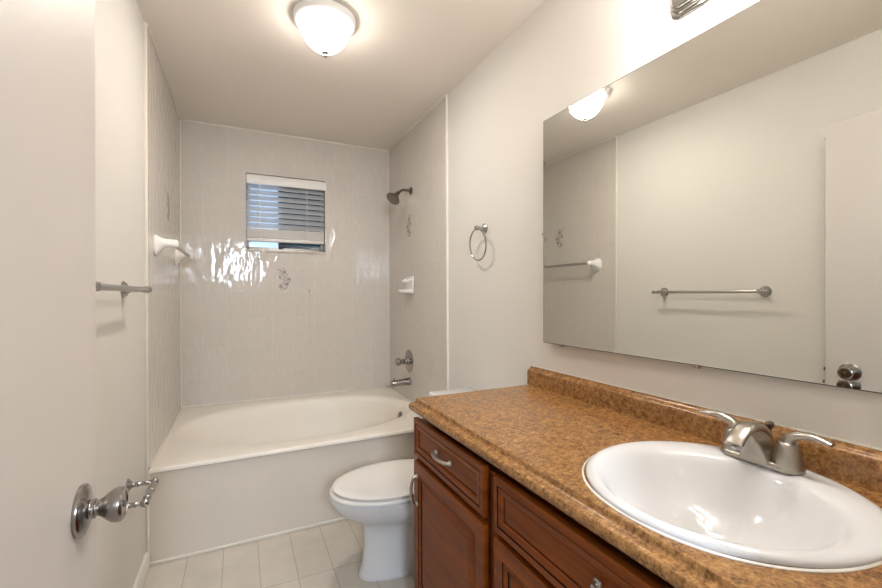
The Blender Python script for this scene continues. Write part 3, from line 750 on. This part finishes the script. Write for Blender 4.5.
# ------------------------------------------------------------------ mirror
MYAW = radians(0.85)
MY0, MY1, MZ0, MZ1 =  .165, 1.360, 1.0175, 1.9250
mr = thing('wall_mirror', 'large frameless mirror on the wall above the vanity counter', 'mirror', (XRW, .77, MZ0))
MB0, MTILT = XRW-.0105, .0042
def mp(y, z, d=0.0):   # point on the mirror plane, d = distance in front of it
    s = y-MY0
    return Vector((MB0+(z-MZ0)*MTILT-s*sin(MYAW)-d*cos(MYAW), MY0+s*cos(MYAW), z))
bm = BM(); bw = .016
o_ = [mp(MY0, MZ0, -.003), mp(MY1, MZ0, -.003), mp(MY1, MZ1, -.003), mp(MY0, MZ1, -.003)]
ew = .0022
e_ = [mp(MY0, MZ0, .0006), mp(MY1, MZ0, .0006), mp(MY1, MZ1, .0006), mp(MY0, MZ1, .0006)]
f_ = [mp(MY0+ew, MZ0+ew, .0005), mp(MY1-ew, MZ0+ew, .0005), mp(MY1-ew, MZ1-ew, .0005), mp(MY0+ew, MZ1-ew, .0005)]
i_ = [mp(MY0+bw, MZ0+bw, .0002), mp(MY1-bw, MZ0+bw, .0002), mp(MY1-bw, MZ1-bw, .0002), mp(MY0+bw, MZ1-bw, .0002)]
V = [[bm.verts.new(p) for p in r] for r in (o_, e_, f_, i_)]
for k in range(4):
    bm.faces.new((V[0][k], V[0][(k+1) % 4], V[1][(k+1) % 4], V[1][k])).material_index = 1
    bm.faces.new((V[1][k], V[1][(k+1) % 4], V[2][(k+1) % 4], V[2][k])).material_index = 1
    bm.faces.new((V[2][k], V[2][(k+1) % 4], V[3][(k+1) % 4], V[3][k]))
bm.faces.new(V[3]); bm.faces.new(V[0][::-1]).material_index = 1
obj('mirror_glass', bm, [M['mirror'], M['mirroredge']], mr, smooth=False)
for y, z, vert in ((1.216, MZ1, 0), (1.258, MZ0, 0), (.730, MZ0, 0), (MY1, 1.463, 1)):
    bm = BM(); p = mp(y, z, 0)
    if vert: box(bm, p.x-.004, p.x+.012, y-.003, y+.007, z-.006, z+.006, .002)
    elif z > 1.5: box(bm, p.x-.004, p.x+.012, y-.007, y+.007, z-.004, z+.008, .002)
    else: box(bm, p.x-.004, p.x+.012, y-.007, y+.007, z-.008, z+.004, .002)
    obj('mirror_clip', bm, M['nickel'], mr)

# ------------------------------------------------------------------ vanity light bar
vl = thing('vanity_light', 'chrome stepped vanity light bar on the right wall above the mirror', 'wall light', (XRW, .51, 2.07))
def plate(y0, y1, z0, z1, r, x, n=8):
    out = []
    for cy, cz, a0 in ((y1-r, z1-r, 0), (y0+r, z1-r, pi/2), (y0+r, z0+r, pi), (y1-r, z0+r, 3*pi/2)):
        for i in range(n+1):
            a = a0+pi/2*i/n; out.append(Vector((x, cy+r*cos(a), cz+r*sin(a))))
    return out
bm = BM(); rings = []
for ins, d in ((0, 0), (0, .006), (.004, .010), (.009, .010), (.010, .016), (.014, .020), (.019, .020), (.020, .026), (.024, .030), (.034, .031)):
    rings.append(plate(.205+ins, .815-ins, 2.008+ins, 2.128-ins, .040-ins*.8, XRW-d))
loft(bm, rings); obj('back_plate', bm, M['chrome'], vl, angle=25)
for yy in (.285, .435, .585, .735):
    bm = BM(); lathe(bm, (XRW-.030, yy, 2.068), (-1, 0, 0), [(.024, 0), (.024, .010), (.019, .014), (.019, .03), (0, .03)], 24); obj('socket', bm, M['ceramic'], vl)
    bm = BM(); lathe(bm, (XRW-.058, yy, 2.068), (-1, 0, 0), [(.014, 0), (.016, .008), (.030, .022), (.039, .040), (.041, .054), (.037, .074), (.026, .089), (.012, .096), (0, .0975)], 28); obj('bulb', bm, M['bulb'], vl, label='lit globe bulb')

# ------------------------------------------------------------------ ceiling dome light
LX, LY = .340, 1.880
cl = thing('ceiling_light', 'round flush-mount ceiling light with glowing white glass dome', 'ceiling light', (LX, LY, ZC))
bm = BM(); lathe(bm, (LX, LY, ZC), (0, 0, -1), [(.128, 0), (.134, .004), (.134, .018), (.131, .026), (.125, .031), (.114, .036), (.107, .037), (.105, .033), (0, .034)], 48); obj('pan', bm, M['pan'], cl)
bm = BM(); lathe(bm, (LX, LY, ZC-.036), (0, 0, -1), [(0, 0), (.1045, 0), (.1060, .008), (.1045, .024), (.097, .044), (.085, .064), (.069, .083), (.049, .099), (.028, .110), (0, .114)], 48); pl = bpy.data.lights.new('ceiling_bulb', 'AREA'); pl.shape = 'DISK'; pl.energy = 5.5; pl.color = (1.0, 0.96, 0.91); pl.size = 0.10
plo = bpy.data.objects.new('ceiling_bulb', pl); COL.objects.link(plo); plo.location = (LX, LY, ZC-.045)
obj('glass_dome', bm, M['dome'], cl, label='glowing white glass dome')
bm = BM(); lathe(bm, (LX, LY, ZC-.146), (0, 0, -1), [(.0, 0), (.014, .002), (.016, .006), (.012, .010), (.006, .013), (.0085, .018), (.0085, .023), (.004, .028), (0, .029)], 20); obj('finial', bm, M['nickel'], cl)
